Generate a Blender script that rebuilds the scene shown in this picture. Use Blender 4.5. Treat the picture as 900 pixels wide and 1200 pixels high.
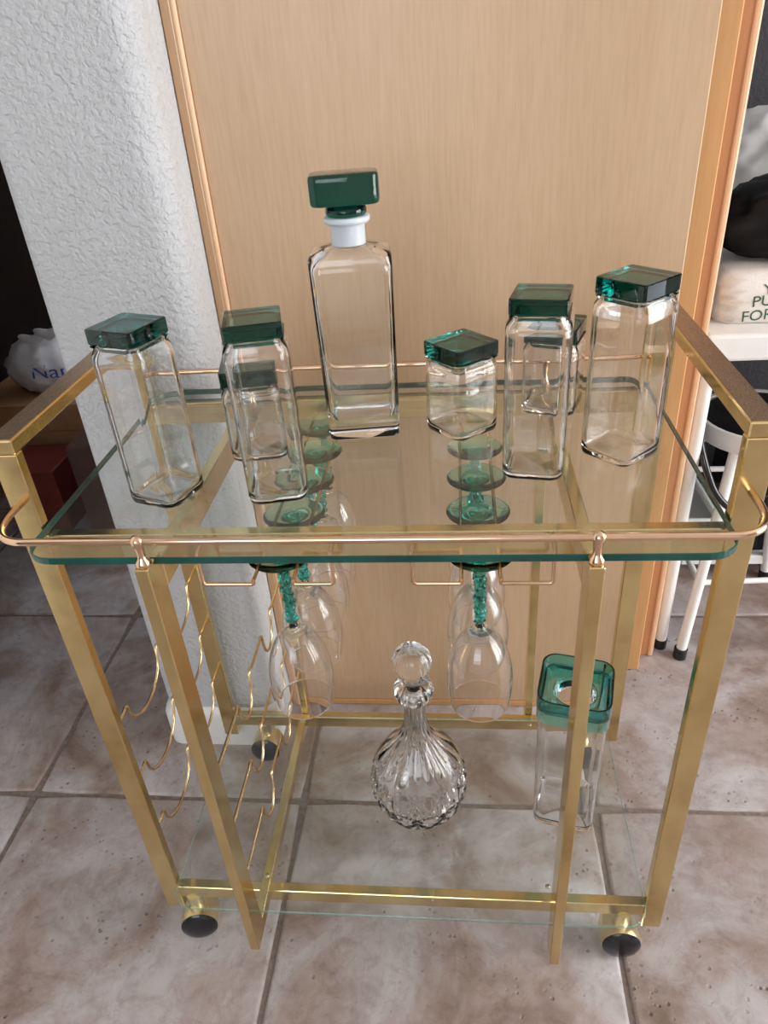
import bpy, bmesh, math, random
from math import sin, cos, pi, radians
from mathutils import Vector, Matrix, noise
random.seed(7)
S = bpy.context.scene
for o in list(bpy.data.objects): bpy.data.objects.remove(o)
C = S.collection
FZ = 0.015                                    # floor level

# ---------------------------------------------------------------- camera
cam_d = bpy.data.cameras.new('camera'); cam = bpy.data.objects.new('camera', cam_d); C.objects.link(cam)
cam_d.sensor_fit = 'VERTICAL'; cam_d.sensor_height = 36.0; cam_d.lens = 858.32 * 36 / 1200
cam_d.clip_start = 0.02
_r = Vector((0.99456616, 0.080015, -0.06660149)); _f = Vector((-0.10321266, 0.84150014, -0.5303062))
_r = Vector((0.99456616, 0.080015, -0.06660149)).normalized()
_u = Vector((0.01361271, 0.53429871, 0.84518612)).normalized()
_b = _r.cross(_u).normalized()
cam.matrix_world = Matrix(((_r.x, _u.x, _b.x, 0.08605374), (_r.y, _u.y, _b.y, -0.58134467),
                           (_r.z, _u.z, _b.z, 1.12789538), (0, 0, 0, 1)))
S.camera = cam

# ---------------------------------------------------------------- world and light
W = bpy.data.worlds.new('world'); S.world = W; W.use_nodes = True
bg = W.node_tree.nodes['Background']; bg.inputs[0].default_value = (0.82, 0.90, 1.0, 1); bg.inputs[1].default_value = 2.2

def area(name, loc, target, sx, sy, power, col):
    d = bpy.data.lights.new(name, 'AREA'); d.shape = 'RECTANGLE'; d.size = sx; d.size_y = sy
    d.energy = power; d.color = col
    o = bpy.data.objects.new(name, d); C.objects.link(o); o.location = loc
    o.rotation_euler = (Vector(target) - Vector(loc)).to_track_quat('-Z', 'Y').to_euler()
    return o
area('patio_daylight', (2.72, -0.22, 1.25), (0.0, 0.15, 0.9), 1.5, 1.9, 54, (1.0, 0.97, 0.93))
area('front_window_daylight', (-0.55, -2.72, 1.55), (0.0, 0.3, 0.7), 1.5, 1.2, 9, (0.93, 0.96, 1.0))

S.view_settings.view_transform = 'Standard'; S.view_settings.look = 'None'
S.view_settings.gamma = 1.0; S.view_settings.use_curve_mapping = False
S.view_settings.exposure = 0.50

# ---------------------------------------------------------------- materials
def mat(name):
    m = bpy.data.materials.new(name); m.use_nodes = True
    nt = m.node_tree; b = nt.nodes['Principled BSDF']
    return m, nt, b
def N(nt, t, **kw):
    n = nt.nodes.new(t)
    for k, v in kw.items():
        if k in n.inputs: n.inputs[k].default_value = v
        else: setattr(n, k, v)
    return n
def ramp(nt, src, stops):
    r = nt.nodes.new('ShaderNodeValToRGB'); e = r.color_ramp.elements
    while len(e) < len(stops): e.new(0.5)
    for x, (p, c) in zip(e, stops): x.position = p; x.color = (*c, 1)
    nt.links.new(src, r.inputs[0]); return r.outputs[0]
def coords(nt, scale=(1, 1, 1), rnd=0.0):
    g = nt.nodes.new('ShaderNodeNewGeometry'); m = nt.nodes.new('ShaderNodeMapping'); m.inputs['Scale'].default_value = scale
    nt.links.new(g.outputs['Position'], m.inputs['Vector'])
    return m.outputs[0]
def noise_n(nt, vec, scale, detail=4, rough=0.5, dist=0.0):
    n = nt.nodes.new('ShaderNodeTexNoise'); n.inputs['Scale'].default_value = scale; n.inputs['Detail'].default_value = detail
    n.inputs['Roughness'].default_value = rough; n.inputs['Distortion'].default_value = dist
    nt.links.new(vec, n.inputs['Vector']); return n.outputs['Fac']
def bump(nt, b, h, strength, dist):
    n = nt.nodes.new('ShaderNodeBump'); n.inputs['Strength'].default_value = strength; n.inputs['Distance'].default_value = dist
    nt.links.new(h, n.inputs['Height']); nt.links.new(n.outputs[0], b.inputs['Normal']); return n
def simple(name, col, rough=0.5, metal=0.0, var=0.08, vs=30, bmp=0.0, spec=0.5):
    m, nt, b = mat(name)
    v = coords(nt); f = noise_n(nt, v, vs)
    c0 = tuple(max(0, c * (1 - var)) for c in col); c1 = tuple(min(1, c * (1 + var)) for c in col)
    nt.links.new(ramp(nt, f, [(0.3, c0), (0.7, c1)]), b.inputs['Base Color'])
    b.inputs['Roughness'].default_value = rough; b.inputs['Metallic'].default_value = metal
    b.inputs['Specular IOR Level'].default_value = spec
    if bmp: bump(nt, b, f, bmp, 0.002)
    return m
def brass(name, col, rough, speck=0.0):
    m, nt, b = mat(name); v = coords(nt)
    f = noise_n(nt, v, 45, 3); f2 = noise_n(nt, v, 900, 2)
    c = ramp(nt, f, [(0.3, tuple(x * 0.88 for x in col)), (0.7, col)])
    b.inputs['Metallic'].default_value = 1.0
    if speck:
        s = noise_n(nt, v, 1100, 2, 0.7); mx = N(nt, 'ShaderNodeMix', data_type='RGBA')
        msk = ramp(nt, s, [(0.42, (1, 1, 1)), (0.60, (0.25, 0.25, 0.25))])
        nt.links.new(msk, mx.inputs['Factor']); nt.links.new(c, mx.inputs['A']); mx.inputs['B'].default_value = (0.36, 0.25, 0.18, 1)
        nt.links.new(mx.outputs['Result'], b.inputs['Base Color']); b.inputs['Roughness'].default_value = rough
        bump(nt, b, s, 0.25, 0.0004)
    else:
        nt.links.new(c, b.inputs['Base Color'])
        mr = N(nt, 'ShaderNodeMapRange'); nt.links.new(f, mr.inputs['Value']); mr.inputs['To Min'].default_value = rough * 0.6; mr.inputs['To Max'].default_value = rough * 1.5
        nt.links.new(mr.outputs[0], b.inputs['Roughness'])
        bump(nt, b, f, 0.05, 0.001)
    return m
M = {}
M['brass'] = brass('polished_brass', (0.80, 0.62, 0.30), 0.16)
M['brass_cast'] = brass('pale_cast_brass', (0.86, 0.76, 0.50), 0.3)
M['brass_wire'] = brass('brass_wire', (0.86, 0.63, 0.36), 0.14)
M['brass_rail'] = brass('rose_brass_rail', (0.84, 0.57, 0.38), 0.12)
M['tarnish'] = brass('tarnished_brass', (0.78, 0.60, 0.42), 0.46, 1.0)

def glass(name, col=(1, 1, 1), rough=0.0, ior=1.47, vol=None, bmp=None):
    m, nt, b = mat(name)
    b.inputs['Base Color'].default_value = (*col, 1); b.inputs['Transmission Weight'].default_value = 1
    b.inputs['Roughness'].default_value = rough; b.inputs['IOR'].default_value = ior
    if vol:
        a = nt.nodes.new('ShaderNodeVolumeAbsorption'); a.inputs['Color'].default_value = (*vol[0], 1); a.inputs['Density'].default_value = vol[1]
        nt.links.new(a.outputs[0], nt.nodes['Material Output'].inputs['Volume'])
    if bmp:
        v = coords(nt); f = noise_n(nt, v, bmp[0], 2); bump(nt, b, f, bmp[1], 0.001)
    return m
M['clear'] = glass('clear_glass', (0.99, 0.995, 0.995), bmp=(22, 0.12))
M['crystal'] = glass('cut_crystal', (0.99, 0.99, 1.0), ior=1.52)
M['teal'] = glass('teal_glass', (0.80, 0.97, 0.96), vol=((0.0, 0.68, 0.65), 150), bmp=(60, 0.08))
M['teal_block'] = glass('teal_stopper_glass', (0.85, 1.0, 0.98), vol=((0.0, 0.60, 0.58), 120))
M['teal_foot'] = glass('teal_foot_glass', (0.80, 0.97, 0.92), vol=((0.0, 0.80, 0.72), 150))
M['teal_stem'] = glass('teal_stem_glass', (0.55, 0.97, 0.90), vol=((0.0, 0.76, 0.73), 170))
M['teal_plastic'] = glass('teal_clear_plastic', (0.45, 0.92, 0.92), rough=0.04, vol=((0.0, 0.6, 0.62), 200))
M['acrylic'] = glass('clear_acrylic', (0.99, 0.993, 1.0), ior=1.42)
m, nt, b = mat('frosted_plastic'); b.inputs['Base Color'].default_value = (0.86, 0.92, 0.98, 1); b.inputs['Roughness'].default_value = 0.3
b.inputs['Transmission Weight'].default_value = 0.35; b.inputs['Subsurface Weight'].default_value = 0.2; b.inputs['Subsurface Radius'].default_value = (.01, .01, .01)
f = noise_n(nt, coords(nt), 200); bump(nt, b, f, 0.05, 0.001); M['frosted'] = m

def pane(name, tint):                          # thin sheet seen through its faces: fresnel mirror over a clear tint, a little dust
    m = bpy.data.materials.new(name); m.use_nodes = True; nt = m.node_tree; nt.nodes.clear()
    out = nt.nodes.new('ShaderNodeOutputMaterial'); tr = nt.nodes.new('ShaderNodeBsdfTransparent'); tr.inputs[0].default_value = (*tint, 1)
    gl = nt.nodes.new('ShaderNodeBsdfGlossy'); gl.inputs['Roughness'].default_value = 0.015
    fr = nt.nodes.new('ShaderNodeFresnel'); g_ = nt.nodes.new('ShaderNodeNewGeometry'); io = nt.nodes.new('ShaderNodeMapRange'); nt.links.new(g_.outputs['Backfacing'], io.inputs['Value']); io.inputs['To Min'].default_value = 1.36; io.inputs['To Max'].default_value = 1 / 1.36; nt.links.new(io.outputs[0], fr.inputs['IOR'])
    mx = nt.nodes.new('ShaderNodeMixShader'); nt.links.new(fr.outputs[0], mx.inputs[0]); nt.links.new(tr.outputs[0], mx.inputs[1]); nt.links.new(gl.outputs[0], mx.inputs[2])
    df = nt.nodes.new('ShaderNodeBsdfDiffuse'); df.inputs[0].default_value = (0.75, 0.75, 0.74, 1)
    v = coords(nt); s = noise_n(nt, v, 700, 2, 0.6); big = noise_n(nt, v, 7, 3)
    r1 = ramp(nt, s, [(0.60, (0, 0, 0)), (0.74, (0.35, 0.35, 0.35))]); r2 = ramp(nt, big, [(0.35, (0.15, 0.15, 0.15)), (0.7, (1, 1, 1))])
    mu = nt.nodes.new('ShaderNodeMath'); mu.operation = 'MULTIPLY'; nt.links.new(r1, mu.inputs[0]); nt.links.new(r2, mu.inputs[1])
    ad = nt.nodes.new('ShaderNodeMath'); ad.operation = 'ADD'; nt.links.new(mu.outputs[0], ad.inputs[0]); ad.inputs[1].default_value = 0.012
    m2 = nt.nodes.new('ShaderNodeMixShader'); nt.links.new(ad.outputs[0], m2.inputs[0]); nt.links.new(mx.outputs[0], m2.inputs[1]); nt.links.new(df.outputs[0], m2.inputs[2])
    nt.links.new(m2.outputs[0], out.inputs[0]); return m
M['pane'] = pane('shelf_pane', (0.965, 0.985, 0.975))
M['edge'] = simple('green_glass_edge', (0.006, 0.075, 0.06), 0.08, var=0.3, vs=15)
M['edge_low'] = simple('pale_glass_edge', (0.16, 0.36, 0.31), 0.1, var=0.3, vs=15); M['edge_low'].node_tree.nodes['Principled BSDF'].inputs['Alpha'].default_value = 0.45

def plaster(name, col, strength=0.9):
    m, nt, b = mat(name); v = coords(nt)
    n1 = noise_n(nt, v, 120, 3, 0.55, 0.3); n2 = noise_n(nt, v, 260, 2)
    r = ramp(nt, n1, [(0.36, (0, 0, 0)), (0.5, (0.65, 0.65, 0.65)), (0.62, (1, 1, 1))])
    mx = nt.nodes.new('ShaderNodeMath'); mx.operation = 'MULTIPLY_ADD'; nt.links.new(n2, mx.inputs[0]); mx.inputs[1].default_value = 0.35; nt.links.new(r, mx.inputs[2])
    bump(nt, b, mx.outputs[0], strength, 0.0022)
    f = noise_n(nt, v, 9, 4); nt.links.new(ramp(nt, f, [(0.3, tuple(c * .95 for c in col)), (0.7, col)]), b.inputs['Base Color'])
    b.inputs['Roughness'].default_value = 0.72; return m
M['plaster'] = plaster('textured_white_plaster', (0.53, 0.535, 0.55), 0.8)
M['plaster_dark'] = plaster('shaded_room_paint', (0.035, 0.024, 0.020), 0.4)  # the unlit left room's shade is put into this wall colour
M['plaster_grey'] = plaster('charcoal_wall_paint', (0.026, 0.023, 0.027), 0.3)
M['white_wood'] = simple('white_painted_wood', (0.80, 0.79, 0.78), 0.4, var=0.03, vs=20)

def wood(name, col, dark, rough=0.38, sc=(55, 55, 2.2), spec=0.45):
    m, nt, b = mat(name); v = coords(nt, sc); n1 = noise_n(nt, v, 1.0, 6, 0.6, 0.3)
    v2 = coords(nt, (260, 260, 18)); n2 = noise_n(nt, v2, 1.0, 3); v3 = coords(nt, (5, 5, 1.6)); n3 = noise_n(nt, v3, 1, 3)
    c = ramp(nt, n1, [(0.15, dark), (0.75, col)])
    mx = N(nt, 'ShaderNodeMix', data_type='RGBA', blend_type='MULTIPLY'); mx.inputs['Factor'].default_value = 0.5
    nt.links.new(c, mx.inputs['A']); nt.links.new(ramp(nt, n2, [(0.3, (0.86, 0.84, 0.80)), (0.6, (1, 1, 1))]), mx.inputs['B'])
    mx2 = N(nt, 'ShaderNodeMix', data_type='RGBA', blend_type='MULTIPLY'); mx2.inputs['Factor'].default_value = 0.6
    nt.links.new(mx.outputs['Result'], mx2.inputs['A']); nt.links.new(ramp(nt, n3, [(0.3, (0.90, 0.87, 0.84)), (0.65, (1, 1, 1))]), mx2.inputs['B'])
    nt.links.new(mx2.outputs['Result'], b.inputs['Base Color']); b.inputs['Roughness'].default_value = rough
    b.inputs['Specular IOR Level'].default_value = spec; bump(nt, b, n2, 0.08, 0.0004); return m
M['maple'] = wood('maple_veneer', (0.60, 0.415, 0.265), (0.555, 0.375, 0.232))
M['maple_edge'] = wood('orange_maple_edge', (0.66, 0.36, 0.155), (0.58, 0.30, 0.12), 0.3)
M['maple_shade'] = wood('red_maple_board', (0.52, 0.25, 0.115), (0.45, 0.205, 0.09), 0.35)
M['maple_trim'] = wood('tan_maple_trim', (0.56, 0.34, 0.19), (0.50, 0.30, 0.165), 0.35)
M['maple_bead'] = wood('maple_bead', (0.78, 0.50, 0.31), (0.70, 0.43, 0.25), 0.35)

def stone(name):
    m, nt, b = mat(name); v = coords(nt)
    oi = nt.nodes.new('ShaderNodeObjectInfo'); sc = nt.nodes.new('ShaderNodeVectorMath'); sc.operation = 'SCALE'
    cx = nt.nodes.new('ShaderNodeCombineXYZ'); nt.links.new(oi.outputs['Random'], cx.inputs[0]); nt.links.new(oi.outputs['Random'], cx.inputs[1])
    nt.links.new(cx.outputs[0], sc.inputs[0]); sc.inputs['Scale'].default_value = 37.0
    ad = nt.nodes.new('ShaderNodeVectorMath'); nt.links.new(v, ad.inputs[0]); nt.links.new(sc.outputs[0], ad.inputs[1]); v = ad.outputs[0]
    n1 = noise_n(nt, v, 4.5, 8, 0.62, 0.8); n2 = noise_n(nt, v, 28, 6, 0.65, 0.5); n3 = noise_n(nt, v, 11, 5, 0.6, 1.4)
    base = ramp(nt, n1, [(0.34, (0.225, 0.155, 0.125)), (0.45, (0.335, 0.262, 0.232)), (0.55, (0.42, 0.370, 0.362)), (0.70, (0.53, 0.495, 0.505))])
    mx = N(nt, 'ShaderNodeMix', data_type='RGBA', blend_type='MULTIPLY'); mx.inputs['Factor'].default_value = 0.9
    nt.links.new(base, mx.inputs['A']); nt.links.new(ramp(nt, n2, [(0.28, (0.70, 0.66, 0.63)), (0.55, (1, 1, 1))]), mx.inputs['B'])
    vein = ramp(nt, n3, [(0.485, (1, 1, 1)), (0.5, (0.68, 0.58, 0.52)), (0.515, (1, 1, 1))])
    mx2 = N(nt, 'ShaderNodeMix', data_type='RGBA', blend_type='MULTIPLY'); mx2.inputs['Factor'].default_value = 0.35
    nt.links.new(mx.outputs['Result'], mx2.inputs['A']); nt.links.new(vein, mx2.inputs['B'])
    vo = nt.nodes.new('ShaderNodeTexVoronoi'); vo.inputs['Scale'].default_value = 75; nt.links.new(v, vo.inputs['Vector'])
    pit = ramp(nt, vo.outputs['Distance'], [(0.10, (0, 0, 0)), (0.24, (1, 1, 1))])
    gate = ramp(nt, n3, [(0.50, (0, 0, 0)), (0.66, (1, 1, 1))])
    pm = nt.nodes.new('ShaderNodeMath'); pm.operation = 'MAXIMUM'; nt.links.new(pit, pm.inputs[0])
    inv = nt.nodes.new('ShaderNodeMath'); inv.operation = 'SUBTRACT'; inv.inputs[0].default_value = 1.0; nt.links.new(gate, inv.inputs[1]); nt.links.new(inv.outputs[0], pm.inputs[1])
    mx3 = N(nt, 'ShaderNodeMix', data_type='RGBA', blend_type='MULTIPLY'); mx3.inputs['Factor'].default_value = 0.45
    nt.links.new(mx2.outputs['Result'], mx3.inputs['A']); nt.links.new(pm.outputs[0], mx3.inputs['B'])
    nt.links.new(mx3.outputs['Result'], b.inputs['Base Color'])
    h = nt.nodes.new('ShaderNodeMath'); h.operation = 'MULTIPLY_ADD'; nt.links.new(n2, h.inputs[0]); h.inputs[1].default_value = 0.7; nt.links.new(pm.outputs[0], h.inputs[2])
    bump(nt, b, h.outputs[0], 0.8, 0.0022)
    b.inputs['Roughness'].default_value = 0.5; return m
M['stone'] = stone('travertine_tile')
M['grout'] = simple('brown_grout', (0.20, 0.155, 0.13), 0.9, var=0.25, vs=120, bmp=0.5)
M['black'] = simple('black_rubber', (0.012, 0.012, 0.014), 0.16, var=0.3)
M['black_cloth'] = simple('black_bag_plastic', (0.006, 0.0055, 0.006), 0.5, var=0.4, vs=12, spec=0.2)
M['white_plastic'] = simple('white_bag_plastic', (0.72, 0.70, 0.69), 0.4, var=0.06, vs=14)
M['shaded_bag'] = simple('shaded_white_plastic', (0.50, 0.47, 0.47), 0.45, var=0.08, vs=14)  # white bag, greyed so the dark room's shade sits in its colour
M['tote'] = simple('white_tote_cloth', (0.74, 0.69, 0.65), 0.8, var=0.05, vs=300, bmp=0.2)
M['white_metal'] = simple('white_enamel', (0.80, 0.78, 0.76), 0.3, var=0.03)
M['green_ink'] = simple('green_ink', (0.035, 0.10, 0.05), 0.7)
M['blue_ink'] = simple('blue_ink', (0.03, 0.08, 0.35), 0.6)
M['cardboard'] = simple('brown_cardboard', (0.34, 0.17, 0.075), 0.85, var=0.12, vs=18)
M['red_box'] = simple('dark_red_carton', (0.16, 0.022, 0.015), 0.6, var=0.12, vs=18)
M['dark_red_crate'] = simple('dark_brown_carton', (0.085, 0.04, 0.03), 0.7)
M['ceiling'] = simple('white_ceiling_paint', (0.75, 0.74, 0.72), 0.9, var=0.02)
M['room'] = simple('white_room_paint', (0.80, 0.78, 0.75), 0.9, var=0.04, vs=4)
M['steel'] = simple('screw_steel', (0.45, 0.40, 0.28), 0.35, metal=1.0)

# ---------------------------------------------------------------- helpers
def org(p):
    v = Vector((0, 0, 0))
    while p is not None: v = v + p.location; p = p.parent
    return v
def obj(name, bm, m, parent=None, smooth=False, local=False, kind=None, label=None, ang=None):
    me = bpy.data.meshes.new(name)
    if not local and parent is not None:
        bmesh.ops.translate(bm, verts=bm.verts, vec=-org(parent))
    bmesh.ops.recalc_face_normals(bm, faces=bm.faces)
    if bm.calc_volume(signed=True) < 0:
        print('FLIP', name); bmesh.ops.reverse_faces(bm, faces=bm.faces)
    if smooth:
        for f in bm.faces: f.smooth = True
        if ang:
            for e in bm.edges:
                if len(e.link_faces) == 2 and e.calc_face_angle(0) > radians(ang): e.smooth = False
    bm.to_mesh(me); bm.free()
    for x in (m if isinstance(m, (list, tuple)) else [m]): me.materials.append(x)
    o = bpy.data.objects.new(name, me); C.objects.link(o)
    if parent is not None: o.parent = parent
    if kind: o['kind'] = kind
    if label: o['label'] = label
    return o
def thing(name, label, cat, loc=(0, 0, 0), rz=0, group=None):
    o = bpy.data.objects.new(name, None); C.objects.link(o); o.empty_display_size = 0.02
    o.location = loc; o.rotation_euler = (0, 0, rz); o['label'] = label; o['category'] = cat
    if group: o['group'] = group
    return o
def tag(o, label, cat, group=None):
    o['label'] = label; o['category'] = cat
    if group: o['group'] = group
    return o
def add_box(bm, x0, x1, y0, y1, z0, z1, bev=0.0, seg=1):
    r = bmesh.ops.create_cube(bm, size=1.0)
    vs = r['verts']
    bmesh.ops.scale(bm, verts=vs, vec=(x1 - x0, y1 - y0, z1 - z0)); bmesh.ops.translate(bm, verts=vs, vec=((x0 + x1) / 2, (y0 + y1) / 2, (z0 + z1) / 2))
    if bev:
        es = list({e for v in vs for e in v.link_edges})
        bmesh.ops.bevel(bm, geom=es, offset=bev, segments=seg, affect='EDGES', profile=0.5)
def box(*a, **k):
    bm = bmesh.new(); add_box(bm, *a, **k); return bm
def add_tube(bm, pts, r, n=10, caps=True):
    pts = [Vector(p) for p in pts]; rings = []; prev = None
    for i, p in enumerate(pts):
        t = (pts[min(i + 1, len(pts) - 1)] - pts[max(i - 1, 0)]).normalized()
        if prev is None:
            a = Vector((0, 0, 1)) if abs(t.z) < 0.9 else Vector((1, 0, 0)); x = t.cross(a).normalized()
        else:
            x = (prev - t * prev.dot(t)).normalized()
        prev = x; y = t.cross(x)
        rr = r[i] if isinstance(r, (list, tuple)) else r
        rings.append([bm.verts.new(p + x * rr * cos(2 * pi * k / n) + y * rr * sin(2 * pi * k / n)) for k in range(n)])
    for a, b_ in zip(rings, rings[1:]):
        for k in range(n): bm.faces.new((a[k], a[(k + 1) % n], b_[(k + 1) % n], b_[k]))
    if caps: bm.faces.new(rings[0][::-1]); bm.faces.new(rings[-1])
def tube(pts, r, n=10):
    bm = bmesh.new(); add_tube(bm, pts, r, n); return bm
def rounded(pts, rad, seg=6):                 # polyline with filleted corners
    pts = [Vector(p) for p in pts]; out = [pts[0]]
    for a, p, c in zip(pts, pts[1:], pts[2:]):
        u = (a - p); v = (c - p); d = min(rad, u.length * .49, v.length * .49); u.normalize(); v.normalize()
        s, e = p + u * d, p + v * d
        for i in range(seg + 1):
            t = i / seg; out.append(s * (1 - t) ** 2 + p * 2 * t * (1 - t) + e * t * t)
    out.append(pts[-1]); return out
def add_lathe(bm, prof, n=48, cx=0, cy=0, fn=None, closed=False):
    rings = []
    for i, (r, z) in enumerate(prof):
        if r < 1e-6: rings.append([bm.verts.new((cx, cy, z))]); continue
        ring = []
        for k in range(n):
            t = 2 * pi * k / n; rr = r + (fn(t, z, r, i) if fn else 0); ring.append(bm.verts.new((cx + rr * cos(t), cy + rr * sin(t), z)))
        rings.append(ring)
    prs = list(zip(rings, rings[1:])) + ([(rings[-1], rings[0])] if closed else [])
    for a, b_ in prs:
        if len(a) == 1 and len(b_) == 1: continue
        for k in range(n):
            k2 = (k + 1) % n
            if len(a) == 1: bm.faces.new((a[0], b_[k], b_[k2]))
            elif len(b_) == 1: bm.faces.new((a[k], a[k2], b_[0]))
            else: bm.faces.new((a[k], a[k2], b_[k2], b_[k]))
def lathe(prof, n=48, **k):
    bm = bmesh.new(); add_lathe(bm, prof, n, **k); return bm
def rrect(hx, hy, r, seg=5):
    pts = []
    r = min(r, hx, hy)
    for (sx, sy, a0) in ((1, 1, 0), (-1, 1, 90), (-1, -1, 180), (1, -1, 270)):
        for i in range(seg + 1):
            a = radians(a0 + 90 * i / seg); pts.append((sx * (hx - r) + r * cos(a), sy * (hy - r) + r * sin(a)))
    return pts
def add_loft(bm, secs, seg=5, cap0=True, cap1=True):  # secs: (hx, hy, r, z)
    rings = [[bm.verts.new((x, y, z)) for x, y in rrect(hx, hy, r, seg)] for hx, hy, r, z in secs]
    n = len(rings[0])
    for a, b_ in zip(rings, rings[1:]):
        for k in range(n): bm.faces.new((a[k], a[(k + 1) % n], b_[(k + 1) % n], b_[k]))
    if cap0: bm.faces.new(rings[0][::-1])
    if cap1: bm.faces.new(rings[-1])
    return rings
def arc(x0, z0, x1, z1, n, fn): return [fn(i / n) for i in range(n + 1)]

def smooth_prof(keys, n):                      # Catmull-Rom through (r, z)
    out = []
    for i in range(len(keys) - 1):
        p0, p1, p2, p3 = keys[max(i - 1, 0)], keys[i], keys[i + 1], keys[min(i + 2, len(keys) - 1)]
        for k in range(n):
            t = k / n
            out.append(tuple(0.5 * ((2 * p1[j]) + (-p0[j] + p2[j]) * t + (2 * p0[j] - 5 * p1[j] + 4 * p2[j] - p3[j]) * t * t + (-p0[j] + 3 * p1[j] - 3 * p2[j] + p3[j]) * t ** 3) for j in (0, 1)))
    out.append(keys[-1]); return out

# ---------------------------------------------------------------- the setting
floor = obj('floor', box(-2.2, 2.6, -2.7, 2.6, FZ - 0.06, FZ - 0.004), M['grout'], kind='structure')
def tile_bm(w, h, seed):
    rnd = random.Random(seed); bm = bmesh.new(); n = 7; pts = []
    cs = [(-w / 2, -h / 2), (w / 2, -h / 2), (w / 2, h / 2), (-w / 2, h / 2)]
    for i in range(4):
        a, c = cs[i], cs[(i + 1) % 4]
        for k in range(n):
            t = k / n; x = a[0] + (c[0] - a[0]) * t; y = a[1] + (c[1] - a[1]) * t
            if k == 0: x *= 0.988; y *= 0.988
            else:
                j = rnd.uniform(-0.0012, 0.0012)
                if i in (0, 2): y += j
                else: x += j
            pts.append((x, y))
    r0 = [bm.verts.new((x, y, -0.012)) for x, y in pts]; r1 = [bm.verts.new((x * .998, y * .998, -0.0035)) for x, y in pts]
    r2 = [bm.verts.new((x * .990, y * .990, -0.0006)) for x, y in pts]; r3 = [bm.verts.new((x * .975, y * .975, 0)) for x, y in pts]
    m_ = len(pts)
    for a, c in ((r0, r1), (r1, r2), (r2, r3)):
        for k in range(m_): bm.faces.new((a[k], a[(k + 1) % m_], c[(k + 1) % m_], c[k]))
    bm.faces.new(r3)
    for f in bm.faces: f.smooth = True
    return bm
tp = 0.5035
variants = []
for s in range(4):
    bm = tile_bm(tp - 0.0075, tp - 0.0075, s); me = bpy.data.meshes.new('floor_tile'); bmesh.ops.recalc_face_normals(bm, faces=bm.faces); bm.to_mesh(me); bm.free(); me.materials.append(M['stone']); variants.append(me)
for i in range(-4, 5):
    for j in range(-6, 5):
        cx = -0.197 + tp * (i + 0.5); cy = 0.228 + tp * (j + 0.5)
        if not (-2.1 < cx < 2.5 and -2.6 < cy < 2.4): continue
        o = bpy.data.objects.new('floor_tile', variants[(i * 3 + j * 5) % 4]); C.objects.link(o); o.parent = floor
        o.location = (cx, cy, FZ); o.rotation_euler = (0, 0, random.choice([0, pi / 2, pi, 3 * pi / 2]))

def extrude_poly(pts, z0, z1):
    bm = bmesh.new(); a = [bm.verts.new((x, y, z0)) for x, y in pts]; c = [bm.verts.new((x, y, z1)) for x, y in pts]; n = len(pts)
    for k in range(n): bm.faces.new((a[k], a[(k + 1) % n], c[(k + 1) % n], c[k]))
    bm.faces.new(a[::-1]); bm.faces.new(c); return bm
def col_poly(x0, x1, y0, y1, rl, rr, seg=8):
    pts = []
    for i in range(seg + 1):
        a = radians(180 + 90 * i / seg); pts.append((x0 + rl + rl * cos(a), y0 + rl + rl * sin(a)))
    for i in range(seg + 1):
        a = radians(270 + 90 * i / seg); pts.append((x1 - rr + rr * cos(a), y0 + rr + rr * sin(a)))
    pts += [(x1, y1), (x0, y1)]; return pts
obj('wall_left', extrude_poly(col_poly(-0.472, -0.262, 0.36, 1.05, 0.018, 0.034), FZ, 2.45), M['plaster'], kind='structure', smooth=True, ang=40,
    label='white textured plaster wall end with rounded corners')
# baseboard round the wall end: profile wraps the footprint
bm = bmesh.new()
outer = col_poly(-0.484, -0.2622, 0.348, 1.05, 0.028, 0.004)
rings = []
for ins, z in ((0, FZ), (0, FZ + 0.072), (0.003, FZ + 0.082), (0.008, FZ + 0.088), (0.0125, FZ + 0.090)):
    pts = col_poly(-0.484 + ins, -0.2622, 0.348 + ins, 1.05, 0.028, 0.004); rings.append([bm.verts.new((x, y, z)) for x, y in pts])
for a, c in zip(rings, rings[1:]):
    for k in range(len(a)): bm.faces.new((a[k], a[(k + 1) % len(a)], c[(k + 1) % len(a)], c[k]))
bm.faces.new(rings[0][::-1]); bm.faces.new(rings[-1])
obj('baseboard_left', bm, M['white_wood'], kind='structure', smooth=True, ang=40)
# door leaf standing just in front of the wall
door = obj('door_1', box(-0.243, 0.3905, 0.457, 0.495, FZ + 0.014, 2.05, bev=0.0015), M['maple'], kind='structure', label='flat pale maple veneer door')
obj('edge_strip', box(-0.243, 0.3905, 0.4555, 0.495, FZ + 0.001, FZ + 0.0135, bev=0.001), M['maple_edge'], door, label='orange wood strip along the bottom of the door')
# left casing with a light bead
obj('trim_1', box(-0.2615, -0.2475, 0.449, 0.50, FZ, 2.10, bev=0.002), M['maple_trim'], kind='structure')
bm = bmesh.new(); add_tube(bm, [(-0.2455, 0.4535, FZ + .001), (-0.2455, 0.4535, 2.09)], 0.0042, 12); obj('trim_2', bm, M['maple_bead'], kind='structure', smooth=True, ang=50)
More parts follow.
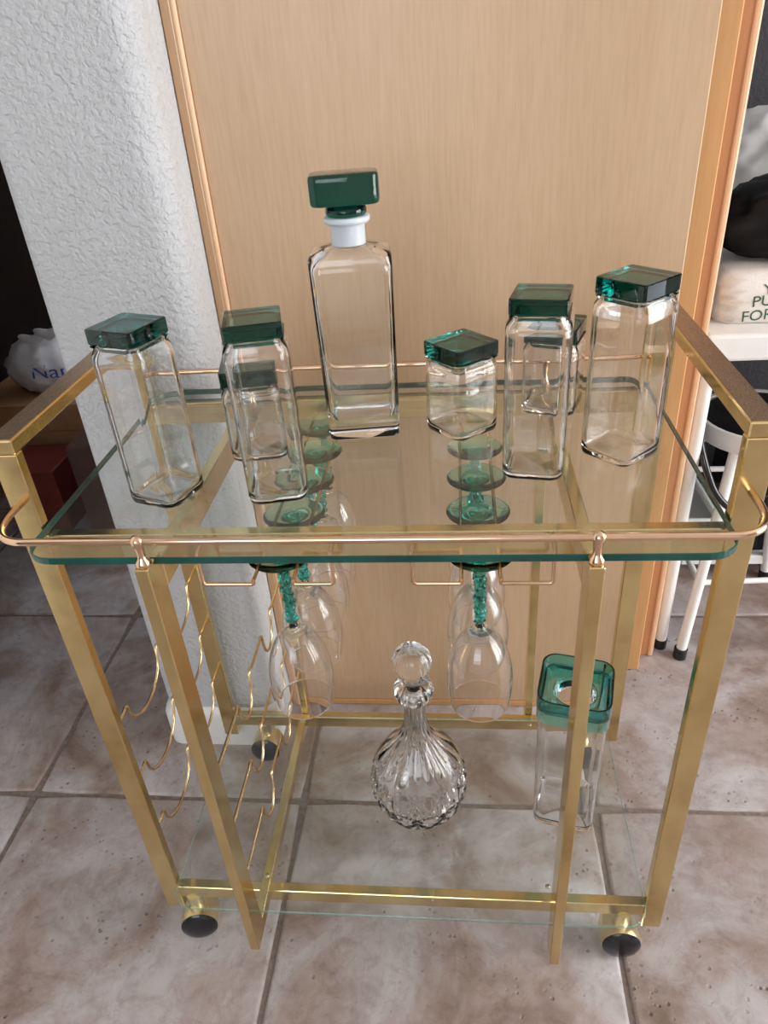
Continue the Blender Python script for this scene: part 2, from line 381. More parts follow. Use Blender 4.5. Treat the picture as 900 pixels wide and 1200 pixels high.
# right casing: front board and the stepped board behind it
obj('trim_3', box(0.404, 0.4475, 0.56, 0.60, FZ, 2.10, bev=0.002), M['maple_edge'], kind='structure')
obj('trim_4', box(0.436, 0.479, 0.603, 0.655, FZ, 2.10, bev=0.002), M['maple_shade'], kind='structure')
obj('trim_5', box(0.4745, 0.4855, 0.600, 0.66, FZ, 2.10, bev=0.0035, seg=2), M['maple_bead'], kind='structure')
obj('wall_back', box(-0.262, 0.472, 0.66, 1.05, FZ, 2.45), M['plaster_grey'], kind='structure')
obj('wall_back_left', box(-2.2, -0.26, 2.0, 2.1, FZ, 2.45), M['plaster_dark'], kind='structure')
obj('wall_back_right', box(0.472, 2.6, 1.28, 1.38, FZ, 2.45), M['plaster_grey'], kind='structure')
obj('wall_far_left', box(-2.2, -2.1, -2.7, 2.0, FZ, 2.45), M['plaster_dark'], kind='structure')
bm = bmesh.new()                               # unseen partition, added to block daylight and keep the left room dark
add_box(bm, -2.1, -0.95, -0.72, -0.62, FZ, 2.45); add_box(bm, -0.95, -0.90, -0.72, 0.36, FZ, 2.45)
obj('light_block_partition', bm, M['room'], kind='structure')
obj('ceiling', box(-2.2, 2.75, -2.85, 2.1, 2.451, 2.52), M['ceiling'], kind='structure')
# right wall with the patio opening, and the wall behind the camera with its window
def wall_hole(axis, pos, th, a0, a1, h0, h1, z1=2.45):
    bm = bmesh.new(); A0, A1 = (-2.7, 1.28) if axis == 'x' else (-2.1, 2.6)
    for (p, q, r, s) in ((A0, a0, FZ, z1), (a1, A1, FZ, z1), (a0, a1, FZ, h0), (a0, a1, h1, z1)):
        if q - p < 1e-3 or s - r < 1e-3: continue
        if axis == 'x': add_box(bm, pos, pos + th, p, q, r, s)
        else: add_box(bm, p, q, pos, pos + th, r, s)
    return bm
obj('wall_right', wall_hole('x', 2.6, 0.1, -1.12, 0.68, FZ + 0.1, 2.2), M['room'], kind='structure')
obj('wall_front', wall_hole('y', -2.7, 0.1, -1.3, 0.3, 0.9, 2.2), M['room'], kind='structure')
def frame(name, axis, pos, a0, a1, h0, h1):
    bm = bmesh.new(); w = 0.05
    for (p, q, r, s) in ((a0, a0 + w, h0, h1), (a1 - w, a1, h0, h1), (a0 + w, a1 - w, h0, h0 + w), (a0 + w, a1 - w, h1 - w, h1), ((a0 + a1) / 2 - .02, (a0 + a1) / 2 + .02, h0 + w, h1 - w)):
        if axis == 'x': add_box(bm, pos, pos + .05, p, q, r, s)
        else: add_box(bm, p, q, pos, pos + .05, r, s)
    obj(name, bm, M['white_metal'], kind='structure')
frame('window_1', 'x', 2.62, -1.12, 0.68, FZ + 0.1, 2.2)
frame('window_2', 'y', -2.67, -1.3, 0.3, 0.9, 2.2)

# ---------------------------------------------------------------- the bar cart
cart = thing('bar_cart', 'polished brass bar cart with two glass shelves, wine rack and glass rack', 'bar cart', (0, 0.17, FZ))
ZG, ZGb = 0.748, 0.740
XO, XW = 0.330, 0.026                          # outer legs: inner face, width
def cobj(name, bm, m=None, **k): return obj(name, bm, m or M['brass'], cart, **k)
for s in (-1, 1):
    x0, x1 = sorted((s * XO, s * (XO + XW)))
    cobj('leg', box(x0, x1, 0.0, 0.013, 0.07, 0.8299, bev=0.0012))
    cobj('leg', box(x0, x1, 0.325, 0.338, 0.07, 0.8299, bev=0.0012))
    cobj('handle', box(x0, x1, 0.0, 0.338, 0.830, 0.845, bev=0.0015), M['brass'])
    obj('handle_top', box(x0 + .0015, x1 - .0015, 0.002, 0.336, 0.8451, 0.8458), M['tarnish'], cart, label='speckled tarnished upper face of the handle')
def fl(y0, y1, z0, z1, lab):
    cobj('cross_bar', box(-XO + .0002, XO - .0002, y0, y1, z0, z1, bev=0.001))
fl(0.0, 0.013, 0.708, 0.7385, 0); fl(0.323, 0.338, 0.708, 0.7385, 0)
fl(0.0, 0.014, 0.098, 0.1215, 0); fl(0.323, 0.338, 0.098, 0.1215, 0)
XI, XIW = 0.195, 0.013
for s in (-1, 1):
    x0, x1 = sorted((s * XI, s * (XI + XIW)))
    cobj('inner_post', box(x0, x1, -0.071, -0.040, 0.099, 0.747, bev=0.001))
    cobj('inner_post', box(x0, x1, 0.3385, 0.362, 0.099, 0.7385, bev=0.001))
    cobj('side_bar', box(x0, x1, -0.0395, 0.3225, 0.706, 0.7383, bev=0.001))
    cobj('side_bar', box(x0, x1, -0.0395, 0.3225, 0.099, 0.1223, bev=0.001))
    xc = (x0 + x1) / 2
    for y in (0.022, 0.314):
        obj('screw', lathe([(0, 0.1238), (0.0032, 0.1236), (0.0036, 0.1222)], 12, cx=xc, cy=y), M['steel'], cart, smooth=True)
    # finials: base, tapered neck, ball holding the rail
    for (y, zb) in ((-0.062, 0.747), (0.352, 0.7385)):
        zt = 0.773
        k_ = (zt - 0.004 - zb) / 0.022
        pr = [(0, zb), (0.0072, zb), (0.0075, zb + .002), (0.0066, zb + .005 * k_), (0.0042, zb + .008 * k_), (0.0036, zb + .012 * k_), (0.0044, zb + .019 * k_), (0.0046, zt - .006)]
        pr += [(0.0064 * cos(a), zt + 0.0064 * sin(a)) for a in [radians(d) for d in (-40, -20, 0, 20, 40, 60, 78)]] + [(0, zt + 0.0066)]
        cobj('finial', lathe(pr, 20, cx=xc, cy=y), M['brass_rail'], smooth=True)
# rails (front and back) curling into the legs
for (yr, yl, zr) in ((-0.062, 0.0, 0.773), (0.352, 0.338, 0.773)):
    d = -1 if yr < 0 else 1
    if d < 0:
        half = [(0.343, yl + .001, 0.777), (0.3445, -0.022, 0.776), (0.3425, -0.040, 0.775), (0.333, -0.056, 0.774), (0.318, yr, zr)]
        pts = rounded([(-x, y, z) for x, y, z in half] + [(x, y, z) for x, y, z in half[::-1]], 0.014, 5)
    else:
        pts = rounded([(-0.343, yl, zr), (-0.343, yr, zr), (0.343, yr, zr), (0.343, yl, zr)], 0.006, 5)
    cobj('rail', tube(pts, 0.0036, 14), M['brass_rail'], smooth=True, ang=60)
    for s in (-1, 1):
        if d < 0: cobj('rail_socket', lathe([(0.0, 0.0), (0.0052, 0.0), (0.0052, 0.006), (0.004, 0.007)], 16), M['brass']); o = cart.children[-1]; 
        if d < 0:
            o.rotation_euler = (pi / 2, 0, 0); o.data.transform(Matrix.Translation(Vector((0, 0.17, FZ)))); o.location = Vector((s * 0.343, 0.0, 0.777)) - Vector((0, 0.17, FZ))
# glass shelves
def pane_bm(x, y0, y1, z0, z1, r, seg=8):
    bm = bmesh.new(); cy = (y0 + y1) / 2; hy = (y1 - y0) / 2
    rings = add_loft(bm, [(x - .0008, hy - .0008, r, z0), (x, hy, r, z0 + .0008), (x, hy, r, z1 - .0008), (x - .0008, hy - .0008, r, z1)], seg)
    bmesh.ops.translate(bm, verts=bm.verts, vec=(0, cy, 0)); bm.normal_update()
    for f in bm.faces: f.material_index = 0 if abs(f.normal.z) > 0.95 else 1
    return bm
bm = pane_bm(0.3292, -0.052, 0.350, ZGb, ZG, 0.03)
# notch free: legs stand outside the pane
obj('glass_top', bm, [M['pane'], M['edge']], cart)
obj('glass_shelf', pane_bm(0.3285, -0.034, 0.3225, 0.1245, 0.130, 0.03), [M['pane'], M['edge_low']], cart)
# wine rack wires: level runs with half round cradles
def cradle(x, ys, z, dips, depth, r=0.0023):
    pts = [(x, ys[0], z)]
    for (a, c) in dips:
        pts += [(x, a - 0.012, z), (x, a - 0.004, z + 0.0025)]
        for i in range(11):
            t = i / 10; ang = pi * t
            pts.append((x, (a + c) / 2 - (c - a) / 2 * cos(ang), z - depth * sin(ang) ** 0.8))
        pts += [(x, c + 0.004, z + 0.0025), (x, c + 0.012, z)]
    pts.append((x, ys[1], z))
    return tube(pts, r, 8)
for z in (0.440, 0.335, 0.228):
    cobj('bottle_wire', cradle(-0.343, (0.013, 0.325), z, ((0.050, 0.158), (0.196, 0.298)), 0.045, 0.0021), M['brass_wire'], smooth=True, ang=70)
for z in (0.428, 0.324, 0.222):
    cobj('bottle_wire', cradle(-0.2015, (-0.040, 0.3385), z, ((0.064, 0.122), (0.198, 0.252)), 0.046, 0.0021), M['brass_wire'], smooth=True, ang=70)
# stemware rails under the top
for (xo, xi) in ((-0.166, -0.1155), (-0.036, -0.076), (0.0405, 0.0865), (0.172, 0.1235)):
    p = rounded([(xo, -0.004, 0.735), (xo, -0.0045, 0.697), (xi, -0.0045, 0.697), (xi, -0.0045, 0.701)], 0.004, 4)
    bm = tube([(a, y - 0.022, z) for a, y, z in p], 0.0021, 8)
    add_tube(bm, rounded([(xi, -0.0265, 0.7005), (xi, 0.337, 0.6992)], 0.003), 0.0019, 8)
    add_tube(bm, [(xo, -0.0265, 0.7335), (xo, -0.001, 0.7335)], 0.0021, 8)
    cobj('stemware_rail', bm, M['brass_rail'], smooth=True, ang=60)
# casters
def caster(x, y, rz, zc=0.0430, tilt=radians(-3)):
    bm = bmesh.new()
    prof = [(0.022, -0.020), (0.0272, -0.0195), (0.0276, -0.017), (0.0270, 0.012), (0.025, 0.018), (0.018, 0.0225), (0, 0.023)]
    add_lathe(bm, [(0, -0.016)] + prof, 32)
    bmesh.ops.rotate(bm, verts=bm.verts, matrix=Matrix.Rotation(tilt, 3, 'X') @ Matrix.Rotation(-pi / 2, 3, 'X')); bmesh.ops.rotate(bm, verts=bm.verts, matrix=Matrix.Rotation(rz, 3, 'Z'))
    bmesh.ops.translate(bm, verts=bm.verts, vec=(x, y, zc)); add_tube(bm, [(x, y, zc + 0.022), (x, y, 0.0978)], 0.011, 16)
    c = obj('caster', bm, M['brass_cast'], cart, smooth=True, ang=40)
    bm = lathe([(0, 0.0285), (0.008, 0.0280), (0.016, 0.0264), (0.0235, 0.0235), (0.0268, 0.0205), (0.0258, 0.0165), (0, 0.0165)], 32)
    bmesh.ops.rotate(bm, verts=bm.verts, matrix=Matrix.Rotation(tilt, 3, 'X') @ Matrix.Rotation(pi / 2, 3, 'X')); bmesh.ops.rotate(bm, verts=bm.verts, matrix=Matrix.Rotation(rz, 3, 'Z'))
    bmesh.ops.translate(bm, verts=bm.verts, vec=(x, y, zc))
    obj('wheel_cap', bm, M['black'], c, smooth=True, ang=60)
caster(0.3035, 0.007, 0.0); caster(-0.313, 0.006, radians(12)); caster(-0.280, 0.331, 0.0); caster(0.300, 0.331, radians(10))

# ---------------------------------------------------------------- canisters
def canister(loc, rz, h, hb, hl, lt, label, cr=0.013, lid_rot=0):
    t = thing('canister', label, 'canister', (loc[0], loc[1], ZG + 0.0003), rz, 'clear glass canisters with teal lids')
    w = 0.0028; bm = bmesh.new()
    secs = [(hb - .003, hb - .003, cr - .002, 0), (hb - .0008, hb - .0008, cr, .0008), (hb, hb, cr, .005), (hb, hb, cr, .008), (hb, hb, cr, h - .017), (hb, hb, cr, h - .014), (hb - .0008, hb - .0008, cr, h - .009),
            (hb - .003, hb - .003, cr, h - .004), (hl + .0012, hl + .0012, .008, h - .001), (hl - .001, hl - .001, .008, h), (hl - .004, hl - .004, .008, h - .001),
            (hl - .0045, hl - .0045, .008, h - .006), (hb - w - .001, hb - w - .001, cr - .002, h - .013), (hb - w, hb - w, cr - .002, h - .018), (hb - w, hb - w, cr - .002, h - .021), (hb - w, hb - w, cr - .002, .015),
            (hb - w, hb - w, cr - .002, .008), (hb - w - .0015, hb - w - .0015, cr - .003, .0052), (hb - w - .005, hb - w - .005, cr - .006, .0042)]
    add_loft(bm, secs, 6)
    obj('body', bm, M['clear'], t, smooth=True, local=True, ang=60)
    bm = bmesh.new(); z = h + .0006
    add_loft(bm, [(hl - .006, hl - .006, .006, z - .007), (hl - .0055, hl - .0055, .006, z - .0005), (hl - .0055, hl - .0055, .006, z), (hl - .0008, hl - .0008, .0025, z + .0001), (hl, hl, .0028, z + .001), (hl, hl, .0028, z + lt - .001), (hl - .001, hl - .001, .0024, z + lt)], 3)
    l = obj('lid', bm, M['teal'], t, smooth=True, local=True, ang=35, label='thick square teal glass lid')
    l.rotation_euler = (0, 0, lid_rot)
    return t
R_ = radians
canister((-0.221, 0.066), R_(-20), 0.168, 0.0305, 0.0268, 0.0150, 'tall clear glass canister with teal lid nearest the left handle of the cart')
canister((-0.102, 0.070), R_(11), 0.168, 0.0305, 0.0268, 0.0150, 'tall clear canister with teal lid, second from left, over the left stemware', lid_rot=R_(2))
canister((0.164, 0.108), R_(-10), 0.168, 0.0310, 0.0268, 0.0150, 'tall clear canister with teal lid right of centre, in front of a short one', lid_rot=R_(-3))
canister((0.257, 0.139), R_(43), 0.170, 0.0320, 0.0285, 0.0160, 'tall clear teal-lidded canister turned cornerwise beside the right handle')
canister((0.0895, 0.207), R_(40), 0.089, 0.0325, 0.0300, 0.0160, 'short clear teal-lidded canister turned cornerwise right of the square decanter')
canister((-0.142, 0.165), R_(11), 0.088, 0.0325, 0.0300, 0.0165, 'short clear teal-lidded canister half hidden behind the tall one on the left')
canister((0.199, 0.262), R_(-20), 0.088, 0.0325, 0.0300, 0.0165, 'short clear teal-lidded canister behind the tall ones on the right')

# ---------------------------------------------------------------- square decanter
dz = thing('decanter', 'tall rectangular clear glass decanter with block teal stopper, on the top shelf', 'decanter', (-0.025, 0.205, ZG + .0003), R_(6))
bm = bmesh.new(); H = 0.213
add_loft(bm, [(.037, .023, .008, 0), (.0405, .0265, .009, .003), (.041, .027, .009, .01), (.0411, .0271, .009, .014), (.0434, .0285, .010, H - .022), (.0435, .0285, .010, H - .018), (.0432, .0282, .011, H - .009), (.040, .0255, .013, H - .003), (.033, .0195, .015, H), (.016, .016, .016, H + .001),
              (.0150, .0150, .0150, H + .006), (.0150, .0150, .0150, H + .014), (.0130, .0130, .0130, H + .014), (.0125, .0125, .0125, H + .003), (.022, .0165, .014, H - .004), (.037, .0222, .012, H - .010), (.0395, .0245, .008, H - .02), (.0394, .0245, .008, H - .024),
              (.0361, .0223, .007, .038), (.0360, .0222, .007, .034), (.0335, .0200, .007, .026), (.028, .015, .006, .024)], 6)
obj('body', bm, M['clear'], dz, smooth=True, local=True, ang=50)
obj('collar', lathe([(.0152, H + .0015), (.0178, H + .0015), (.0178, H + .019), (.0185, H + .0215), (.0225, H + .0225), (.0238, H + .0245), (.0238, H + .0275), (.0222, H + .029), (.0165, H + .029), (.0152, H + .027)], 48, closed=True),
    M['frosted'], dz, smooth=True, local=True, ang=50, label='frosted white collar around the neck')
bm = bmesh.new(); z0 = H + .0405
add_lathe(bm, [(0, H + .016), (.0125, H + .017), (.0145, H + .029), (.0200, H + .0297), (.0212, H + .032), (.0212, H + .0355), (.0200, H + .0380), (.0170, H + .0392), (.0165, z0 - .0002), (0, z0 - .0002)], 40)
st = obj('stopper', bm, M['teal'], dz, smooth=True, local=True, ang=50)
bm = bmesh.new()
add_loft(bm, [(.0315, .0185, .009, z0), (.0337, .0207, .010, z0 + .0008), (.0347, .0217, .011, z0 + .0026), (.0350, .0220, .011, z0 + .005), (.0350, .0220, .011, z0 + .0245), (.0347, .0217, .011, z0 + .027), (.0337, .0207, .010, z0 + .0285), (.0315, .0185, .009, z0 + .0292)], 6)
obj('stopper_block', bm, M['teal_block'], st, smooth=True, local=True, ang=60)

# ---------------------------------------------------------------- stemware hanging upside down
def stem_glass(x, y, label, lean=0):
    t = thing('wine_glass', label, 'wine glass', (x, y, 0.0), 0, 'upside-down teal-stemmed wine glasses')
    zf = 0.7018                                # foot, its flat face up
    obj('foot', lathe([(0, zf + .0002), (.030, zf + .0002), (.0332, zf), (.0345, zf - .0008), (.0332, zf - .0018), (.020, zf - .0022), (.010, zf - .004), (.006, zf - .007), (.0045, zf - .012), (0, zf - .012)], 56), M['teal_foot'], t, smooth=True, local=True, ang=75)
    bm = bmesh.new(); pr = [(0, zf - .0125)]
    n = 60; z1, z0 = zf - .0127, 0.6109
    for i in range(n + 1): pr.append((0.0058, z1 + (z0 - z1) * i / n))
    pr.append((0, z0 - .0003))
    add_lathe(bm, pr, 24, fn=lambda a, z, r, i: 0.0030 * noise.noise(Vector((cos(a) * 1.6, sin(a) * 1.6, z * 260))) + 0.0010 * noise.noise(Vector((cos(a) * 4, sin(a) * 4, z * 600))))
    obj('stem', bm, M['teal_stem'], t, smooth=True, local=True, label='bubbled teal stem')
    out = smooth_prof([(0.0026, .6098), (.0042, .6060), (.0062, .6022), (.0115, .5975), (.0185, .5905), (.0258, .5790), (.0318, .5640), (.0354, .5470), (.0367, .5300), (.0361, .5140), (.0342, .5000), (.0325, .4905)], 3)
    inn = smooth_prof([(.0319, .4904), (.0335, .5000), (.0353, .5140), (.0359, .5300), (.0346, .5470), (.0309, .5635), (.0249, .5775), (.0175, .5880), (.0100, .5935), (.0040, .5955)], 3)
    out = [(0, .6105)] + out; inn = inn + [(0, .5958)]
    obj('bowl', lathe(out + inn, 56), M['clear_thin'], t, smooth=True, local=True)
    t.rotation_euler = (0, 0, random.uniform(0, 3))
    return t
M['clear_thin'] = glass('thin_clear_glass', (0.995, 0.995, 1.0), ior=1.45)
names_l = ['front wine glass hanging upside down in the left rack, bowl fully in view', 'second wine glass from the front in the left rack', 'middle wine glass of five hanging in the left rack',
           'fourth wine glass from the front in the left rack', 'rearmost wine glass in the left rack, only its teal foot showing through the shelf']
for y, n_ in zip((0.020, 0.096, 0.170, 0.244, 0.319), names_l): stem_glass(-0.0975 - (0.004 if y > .3 else 0), y, n_)
names_r = ['front wine glass hanging upside down in the right rack, above the crystal decanter', 'second wine glass from the front in the right rack', 'third wine glass from the front in the right rack', 'rearmost wine glass in the right rack']
for y, n_ in zip((0.020, 0.096, 0.170, 0.245), names_r): stem_glass(0.1055, y, n_)

# ---------------------------------------------------------------- crystal decanter on the lower shelf
ZS = 0.1303
cd = thing('crystal_decanter', 'round cut crystal decanter with faceted ball stopper on the lower shelf', 'decanter', (0.0185, 0.144, ZS), 0)
CDS = 1.17
outer = smooth_prof([(.034, 0), (.048, .012), (.0595, .034), (.0625, .055), (.0585, .080), (.046, .104), (.030, .124), (.0195, .142), (.0145, .162), (.0128, .186), (.0130, .196)], 12)
def cutfn(a, z, r, i):
    if i >= len(outer): return 0
    d = 0.0
    tri = lambda u: max(0.0, 1 - abs(((u + .5) % 1) - .5) / 0.16)
    if z > 0.088: d -= 0.0016 * min(1, (z - .088) / .02) * (r / .03) ** .3 * (0.5 - 0.5 * cos(16 * a)) * (0.7 if z > .16 else 1)
    if 0.012 < z < 0.090:
        u = a / (2 * pi) * 10
        w = (z - .012) / .078
        d -= 0.0034 * max(tri(u * 1.2), 0.9 * tri(1.2 * u + 2.4 * w), 0.9 * tri(1.2 * u - 2.4 * w), 0.45 * tri(3.6 * u)) * min(1, 6 * w, 6 * (1 - w))
    if 0.047 < z < 0.052: d -= 0.0018
    return d
inner = [(max(.008, r - .0042), z) for r, z in outer[8:]][::-1]
bm = bmesh.new(); prof = [(0, 0.003), (.028, .0025)] + outer + inner + [(.030, .0095), (0, .009)]
_nout = len(outer) + 2
def cf(a, z, r, i): return cutfn(a, z, r, 0) if 2 <= i < _nout else 0
add_lathe(bm, prof, 288, fn=cf)
bmesh.ops.scale(bm, verts=bm.verts, vec=(CDS,) * 3); obj('body', bm, M['crystal'], cd, smooth=True, local=True, ang=60)
bm = bmesh.new()
add_lathe(bm, [(.0085, .1965), (.0138, .1965), (.0185, .2005), (.0235, .2075), (.0245, .2145), (.0225, .2215), (.0175, .2255), (.0125, .2265), (.0085, .2262)], 64, fn=lambda a, z, r, i: (-0.0004 * (1 - cos(16 * a)) if r > .015 else 0), closed=True)
bmesh.ops.scale(bm, verts=bm.verts, vec=(CDS,) * 3); obj('neck_lip', bm, M['crystal'], cd, smooth=True, local=True)
bm = bmesh.new()
pr = [(0, .190), (.0068, .191), (.0078, .2268), (.0105, .2285), (.0100, .233), (.0140, .239)]
pr += [(0.0235 * cos(radians(t)), .2585 + .0225 * sin(radians(t))) for t in range(-50, 90, 8)] + [(0, .281)]
add_lathe(bm, pr, 96, fn=lambda a, z, r, i: (-0.0011 * (0.5 - 0.5 * cos(14 * a)) * min(1, r / .02) if z > .235 else 0))
bmesh.ops.scale(bm, verts=bm.verts, vec=(CDS,) * 3); obj('stopper', bm, M['crystal'], cd, smooth=True, local=True)

# ---------------------------------------------------------------- pitcher with teal lid
pt = thing('pitcher', 'tall square clear plastic pitcher with teal lid on the lower shelf behind the right post', 'pitcher', (0.2395, 0.150, ZS), R_(-13))
hb = .0435; h = .240; w = .0026
bm = bmesh.new()
add_loft(bm, [(hb - .006, hb - .006, .010, 0), (hb - .001, hb - .001, .013, .002), (hb, hb, .014, .008), (hb + .0001, hb + .0001, .014, .012), (hb + .0024, hb + .0024, .017, h - .003), (hb + .0025, hb + .0025, .017, h), (hb + .001, hb + .001, .017, h + .001), (hb + .0025 - w, hb + .0025 - w, .015, h), (hb + .0024 - w, hb + .0024 - w, .015, h - .003),
              (hb + .0001 - w, hb + .0001 - w, .012, .016), (hb - w, hb - w, .012, .012), (hb - w - .004, hb - w - .004, .010, .0055)], 6)
obj('body', bm, M['acrylic'], pt, smooth=True, local=True, ang=60)
bm = bmesh.new(); a_ = hb + .0048; zb = h - .020; zt = h + .022
rg = add_loft(bm, [(a_ - .0015, a_ - .0015, .018, zb), (a_, a_, .019, zb + .002), (a_, a_, .019, h - .001), (a_ + .0008, a_ + .0008, .020, h + .0005), (a_ + .0003, a_ + .0003, .020, zt), (a_ - .0022, a_ - .0022, .018, zt),
              (a_ - .0028, a_ - .0028, .018, h + .006), (a_ - .008, a_ - .008, .03, h + .0035), (.0285, .0285, .0285, h + .0035), (.0270, .0270, .0270, h - .012), (.0235, .0235, .0235, h - .014), (.0235, .0235, .0235, h - .011),
              (.0255, .0255, .0255, h - .0095), (.0300, .0300, .0300, h + .0018), (a_ - .0042, a_ - .0042, .018, h + .0018), (a_ - .0022, a_ - .0022, .0175, h + .0012), (a_ - .0022, a_ - .0022, .0175, zb)], 6, cap0=False, cap1=False)
k0, k1 = rg[0], rg[-1]
for k in range(len(k0)): bm.faces.new((k1[k], k1[(k + 1) % len(k0)], k0[(k + 1) % len(k0)], k0[k]))
lid = obj('lid', bm, M['teal_plastic'], pt, smooth=True, local=True, ang=50, label='deep open-topped teal lid')
bm = box(-.0013, .0013, -.006, .006, h - .030, zt + .026, bev=.001)
bmesh.ops.translate(bm, verts=bm.verts, vec=(.034, .010, 0)); obj('lid_tab', bm, M['teal_plastic'], lid, local=True)

# ---------------------------------------------------------------- things right of the door
def lump(name, c, rad, seed, amp, m, parent=None, sub=4, freq=6.0, flat=None, box_=0.0):
    bm = bmesh.new(); bmesh.ops.create_icosphere(bm, subdivisions=sub, radius=1.0)
    for v in bm.verts:
        n = v.co.normalized()
        if box_:
            mxx = max(abs(n.x), abs(n.y), abs(n.z)); n = n.lerp(n / mxx, box_)
        d = 1 + amp * noise.noise(Vector(n) * freq * .5 + Vector((seed, 0, 0))) + amp * .5 * noise.noise(Vector(n) * freq * 1.7 + Vector((0, seed, 0)))
        # crease-like folds
        d += amp * 0.35 * abs(noise.noise(Vector((n.x * 5, n.y * 5, n.z * 1.6)) + Vector((seed * 3, 1, 2))))
        p = Vector((n.x * rad[0] * d, n.y * rad[1] * d, n.z * rad[2] * d)) + Vector(c)
        if flat is not None and p.z < flat: p.z = flat + (p.z - flat) * 0.02
        v.co = p
    return obj(name, bm, m, parent, smooth=True)
tbl = thing('side_table', 'white table with tubular legs beyond the right end of the cart', 'table', (0.85, 0.85, FZ))
obj('table_top', box(0.487, 1.30, 0.602, 1.22, 0.662, 0.708, bev=0.006, seg=2), M['white_metal'], tbl)
for x, y in ((0.5065, 0.632), (1.27, 0.632), (0.5065, 1.19), (1.27, 1.19)):
    lg = obj('leg', tube([(x, y, FZ + .022), (x, y, 0.6615)], 0.0115, 16), M['white_metal'], tbl, smooth=True, ang=60)
    obj('foot_cap', tube([(x, y, FZ + .0005), (x, y, FZ + .023)], 0.0135, 16), M['black'], lg, smooth=True, ang=60)
obj('lower_shelf', box(0.60, 1.255, 0.86, 1.20, 0.060, 0.085, bev=0.003), M['white_metal'], tbl)
bx = obj('storage_box', box(0.74, 1.05, 0.88, 1.16, 0.0855, 0.235, bev=0.004), M['black'])
tag(bx, 'black box on the low shelf under the white table', 'box')
# stool
stl = thing('stool', 'white metal stool with a black padded seat under the white table', 'stool', (0.665, 0.745, FZ))
def disc(cx, cy, prof, n=40): return lathe(prof, n, cx=cx, cy=cy)
obj('seat', disc(0.665, 0.745, [(0, .472), (.108, .472), (.112, .478), (.112, .494), (.104, .500), (.04, .503), (0, .503)]), M['black_cloth'], stl, smooth=True, ang=50, label='black padded seat')
obj('seat_rim', disc(0.665, 0.745, [(.1125, .465), (.121, .465), (.123, .470), (.123, .496), (.121, .500), (.1135, .500), (.1125, .496)]), M['white_metal'], stl, smooth=True, ang=50)
for (fx, fy, tx, ty) in ((0.540, 0.60, 0.592, 0.665), (0.80, 0.62, 0.738, 0.665), (0.53, 0.87, 0.592, 0.825), (0.80, 0.87, 0.738, 0.825)):
    lg = obj('leg', tube([(fx, fy, FZ + .012), (tx, ty, .4645)], 0.0105, 14), M['white_metal'], stl, smooth=True, ang=60)
    dx, dy = (fx - tx) * .03, (fy - ty) * .03
    obj('foot_cap', tube([(fx + dx * .6, fy + dy * .6, FZ + .0005), (fx, fy, FZ + .024)], 0.0135, 14), M['black'], lg, smooth=True, ang=60)
for z, k in ((0.19, .60), (0.33, 0.30)):
    def P_(fx, fy, tx, ty): return (tx + (fx - tx) * k, ty + (fy - ty) * k, z)
    a1, a2, a3, a4 = P_(0.540, 0.60, 0.592, 0.665), P_(0.80, 0.62, 0.738, 0.665), P_(0.80, 0.87, 0.738, 0.825), P_(0.53, 0.87, 0.592, 0.825)
    for p, q in ((a1, a2), (a2, a3), (a3, a4), (a4, a1)): obj('rung', tube([p, q], 0.006, 10), M['white_metal'], stl, smooth=True, ang=60)
cb = obj('strap', tube(rounded([(0.515, 0.66, 0.52), (0.522, 0.62, 0.47), (0.548, 0.60, 0.405), (0.60, 0.59, 0.365), (0.66, 0.59, 0.36), (0.70, 0.60, 0.37)], 0.03, 6), 0.0065, 10), M['black'], smooth=True, ang=60)
tag(cb, 'black cable looping down in front of the white stool', 'cable')
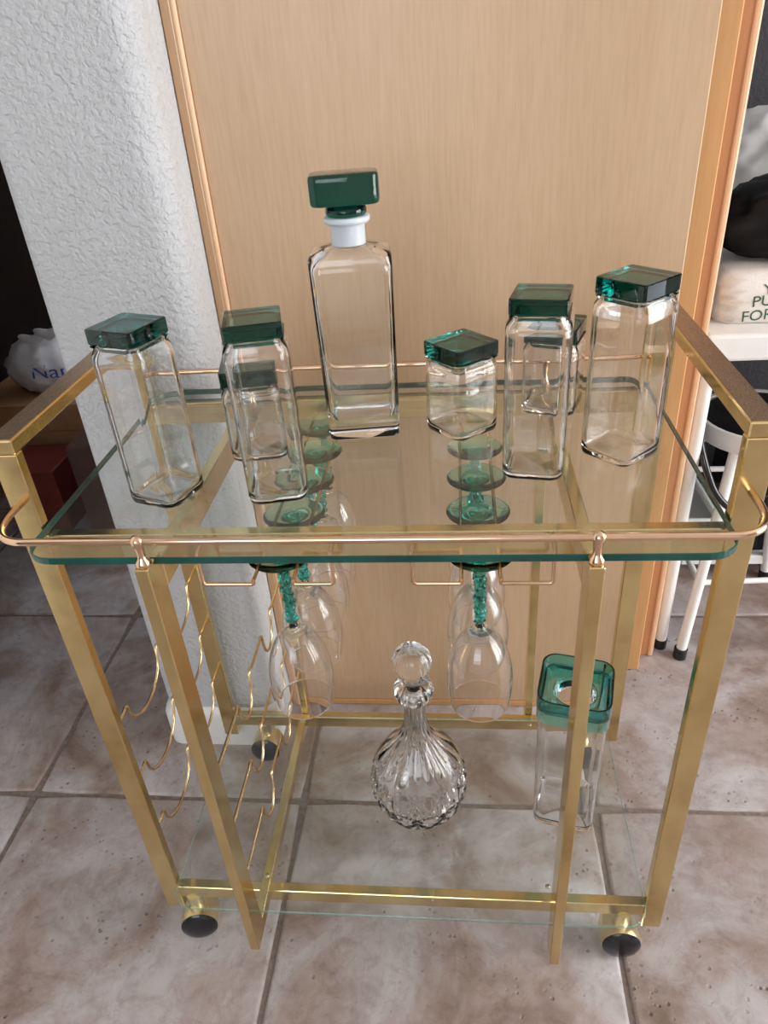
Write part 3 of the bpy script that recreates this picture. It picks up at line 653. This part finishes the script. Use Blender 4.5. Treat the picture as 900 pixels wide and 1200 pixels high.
# tote on the table, black bag lying on it, white sack behind
tote = lump('tote_bag', (0.70, 0.745, 0.745), (0.195, 0.10, 0.052), 3.1, 0.05, M['tote'], sub=4, flat=0.7085, box_=0.75)
tag(tote, 'white cloth tote bag with green lettering lying on the white table', 'bag')
bb = lump('black_bag', (0.705, 0.735, 0.855), (0.195, 0.085, 0.082), 8.2, 0.14, M['black_cloth'], sub=4)
tag(bb, 'shiny black bag heaped on top of the white tote bag', 'bag')
wb = lump('white_sack', (0.80, 0.98, 0.86), (0.26, 0.105, 0.175), 5.5, 0.10, M['white_plastic'], sub=5, flat=0.7085)
tag(wb, 'large white plastic sack standing behind the black bag', 'bag')
def lettering(txt, size, m, parent, loc, rot, name='lettering', surf=None):
    cu = bpy.data.curves.new('t', 'FONT'); cu.body = txt; cu.size = size; cu.extrude = 0.0; cu.offset = 0.0
    to = bpy.data.objects.new('t', cu); C.objects.link(to); bpy.context.view_layer.update()
    dg = bpy.context.evaluated_depsgraph_get(); me = bpy.data.meshes.new_from_object(to.evaluated_get(dg)); bpy.data.objects.remove(to)
    me.transform(Matrix.Translation(Vector(loc)) @ rot)
    bm = bmesh.new(); bm.from_mesh(me); bmesh.ops.subdivide_edges(bm, edges=bm.edges, cuts=2)
    if surf is not None:
        for v in bm.verts:
            hit, p, n, _ = surf.ray_cast(Vector((v.co.x, v.co.y - 0.3, v.co.z)), Vector((0, 1, 0)))
            if hit: v.co = p + Vector((0, -0.0007, 0))
    bpy.data.meshes.remove(me)
    return obj(name, bm, m, parent)
RX = Matrix.Rotation(pi / 2, 4, 'X')
for txt, x, z, s in (('FOR', 0.551, 0.712, 0.026), ('PUR', 0.563, 0.737, 0.026), ('YO', 0.577, 0.757, 0.024)):
    lettering(txt, s, M['green_ink'], tote, (x, 0.55, z), Matrix.Rotation(R_(-6), 4, 'Y') @ RX, surf=tote)

# ---------------------------------------------------------------- things in the dark room on the left
cbx = thing('cardboard_box', 'brown cardboard box on the floor of the dark room left of the wall', 'box', (-1.08, 1.48, FZ))
obj('carton', box(-1.36, -0.80, 1.30, 1.66, FZ + .0005, 0.325, bev=0.004), M['cardboard'], cbx)
obj('flap', box(-1.36, -0.80, 1.294, 1.2995, 0.245, 0.327, bev=0.001), M['cardboard'], cbx)
tag(obj('red_carton', box(-1.19, -1.03, 1.10, 1.27, FZ + .0005, 0.215, bev=0.004), M['red_box']), 'dark red carton in front of the cardboard box', 'box')
tag(obj('dark_carton', box(-0.94, -0.70, 1.05, 1.28, FZ + .0005, 0.31, bev=0.004), M['dark_red_crate']), 'dark brown carton beside the red one, next to the white wall', 'box')
PBC = Vector((-1.15, 1.43, 0.405))
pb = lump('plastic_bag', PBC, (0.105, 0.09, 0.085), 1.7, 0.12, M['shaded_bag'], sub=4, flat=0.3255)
tag(pb, 'knotted white plastic shopping bag with blue print on the cardboard box', 'bag')
for sg in (-1, 1):
    bm = bmesh.new(); bmesh.ops.create_icosphere(bm, subdivisions=3, radius=1)
    for v in bm.verts: v.co = Vector((v.co.x * .042 + sg * .026, v.co.y * .012, v.co.z * .016 + abs(v.co.x) * .014)) + PBC + Vector((0.03, -0.03, 0.088 + .008 * sg))
    obj('bag_handle', bm, M['shaded_bag'], pb, smooth=True)
lettering('Nap', 0.06, M['blue_ink'], pb, (PBC.x + 0.0, 1.15, PBC.z - .012), Matrix.Rotation(R_(8), 4, 'Y') @ RX, surf=pb)
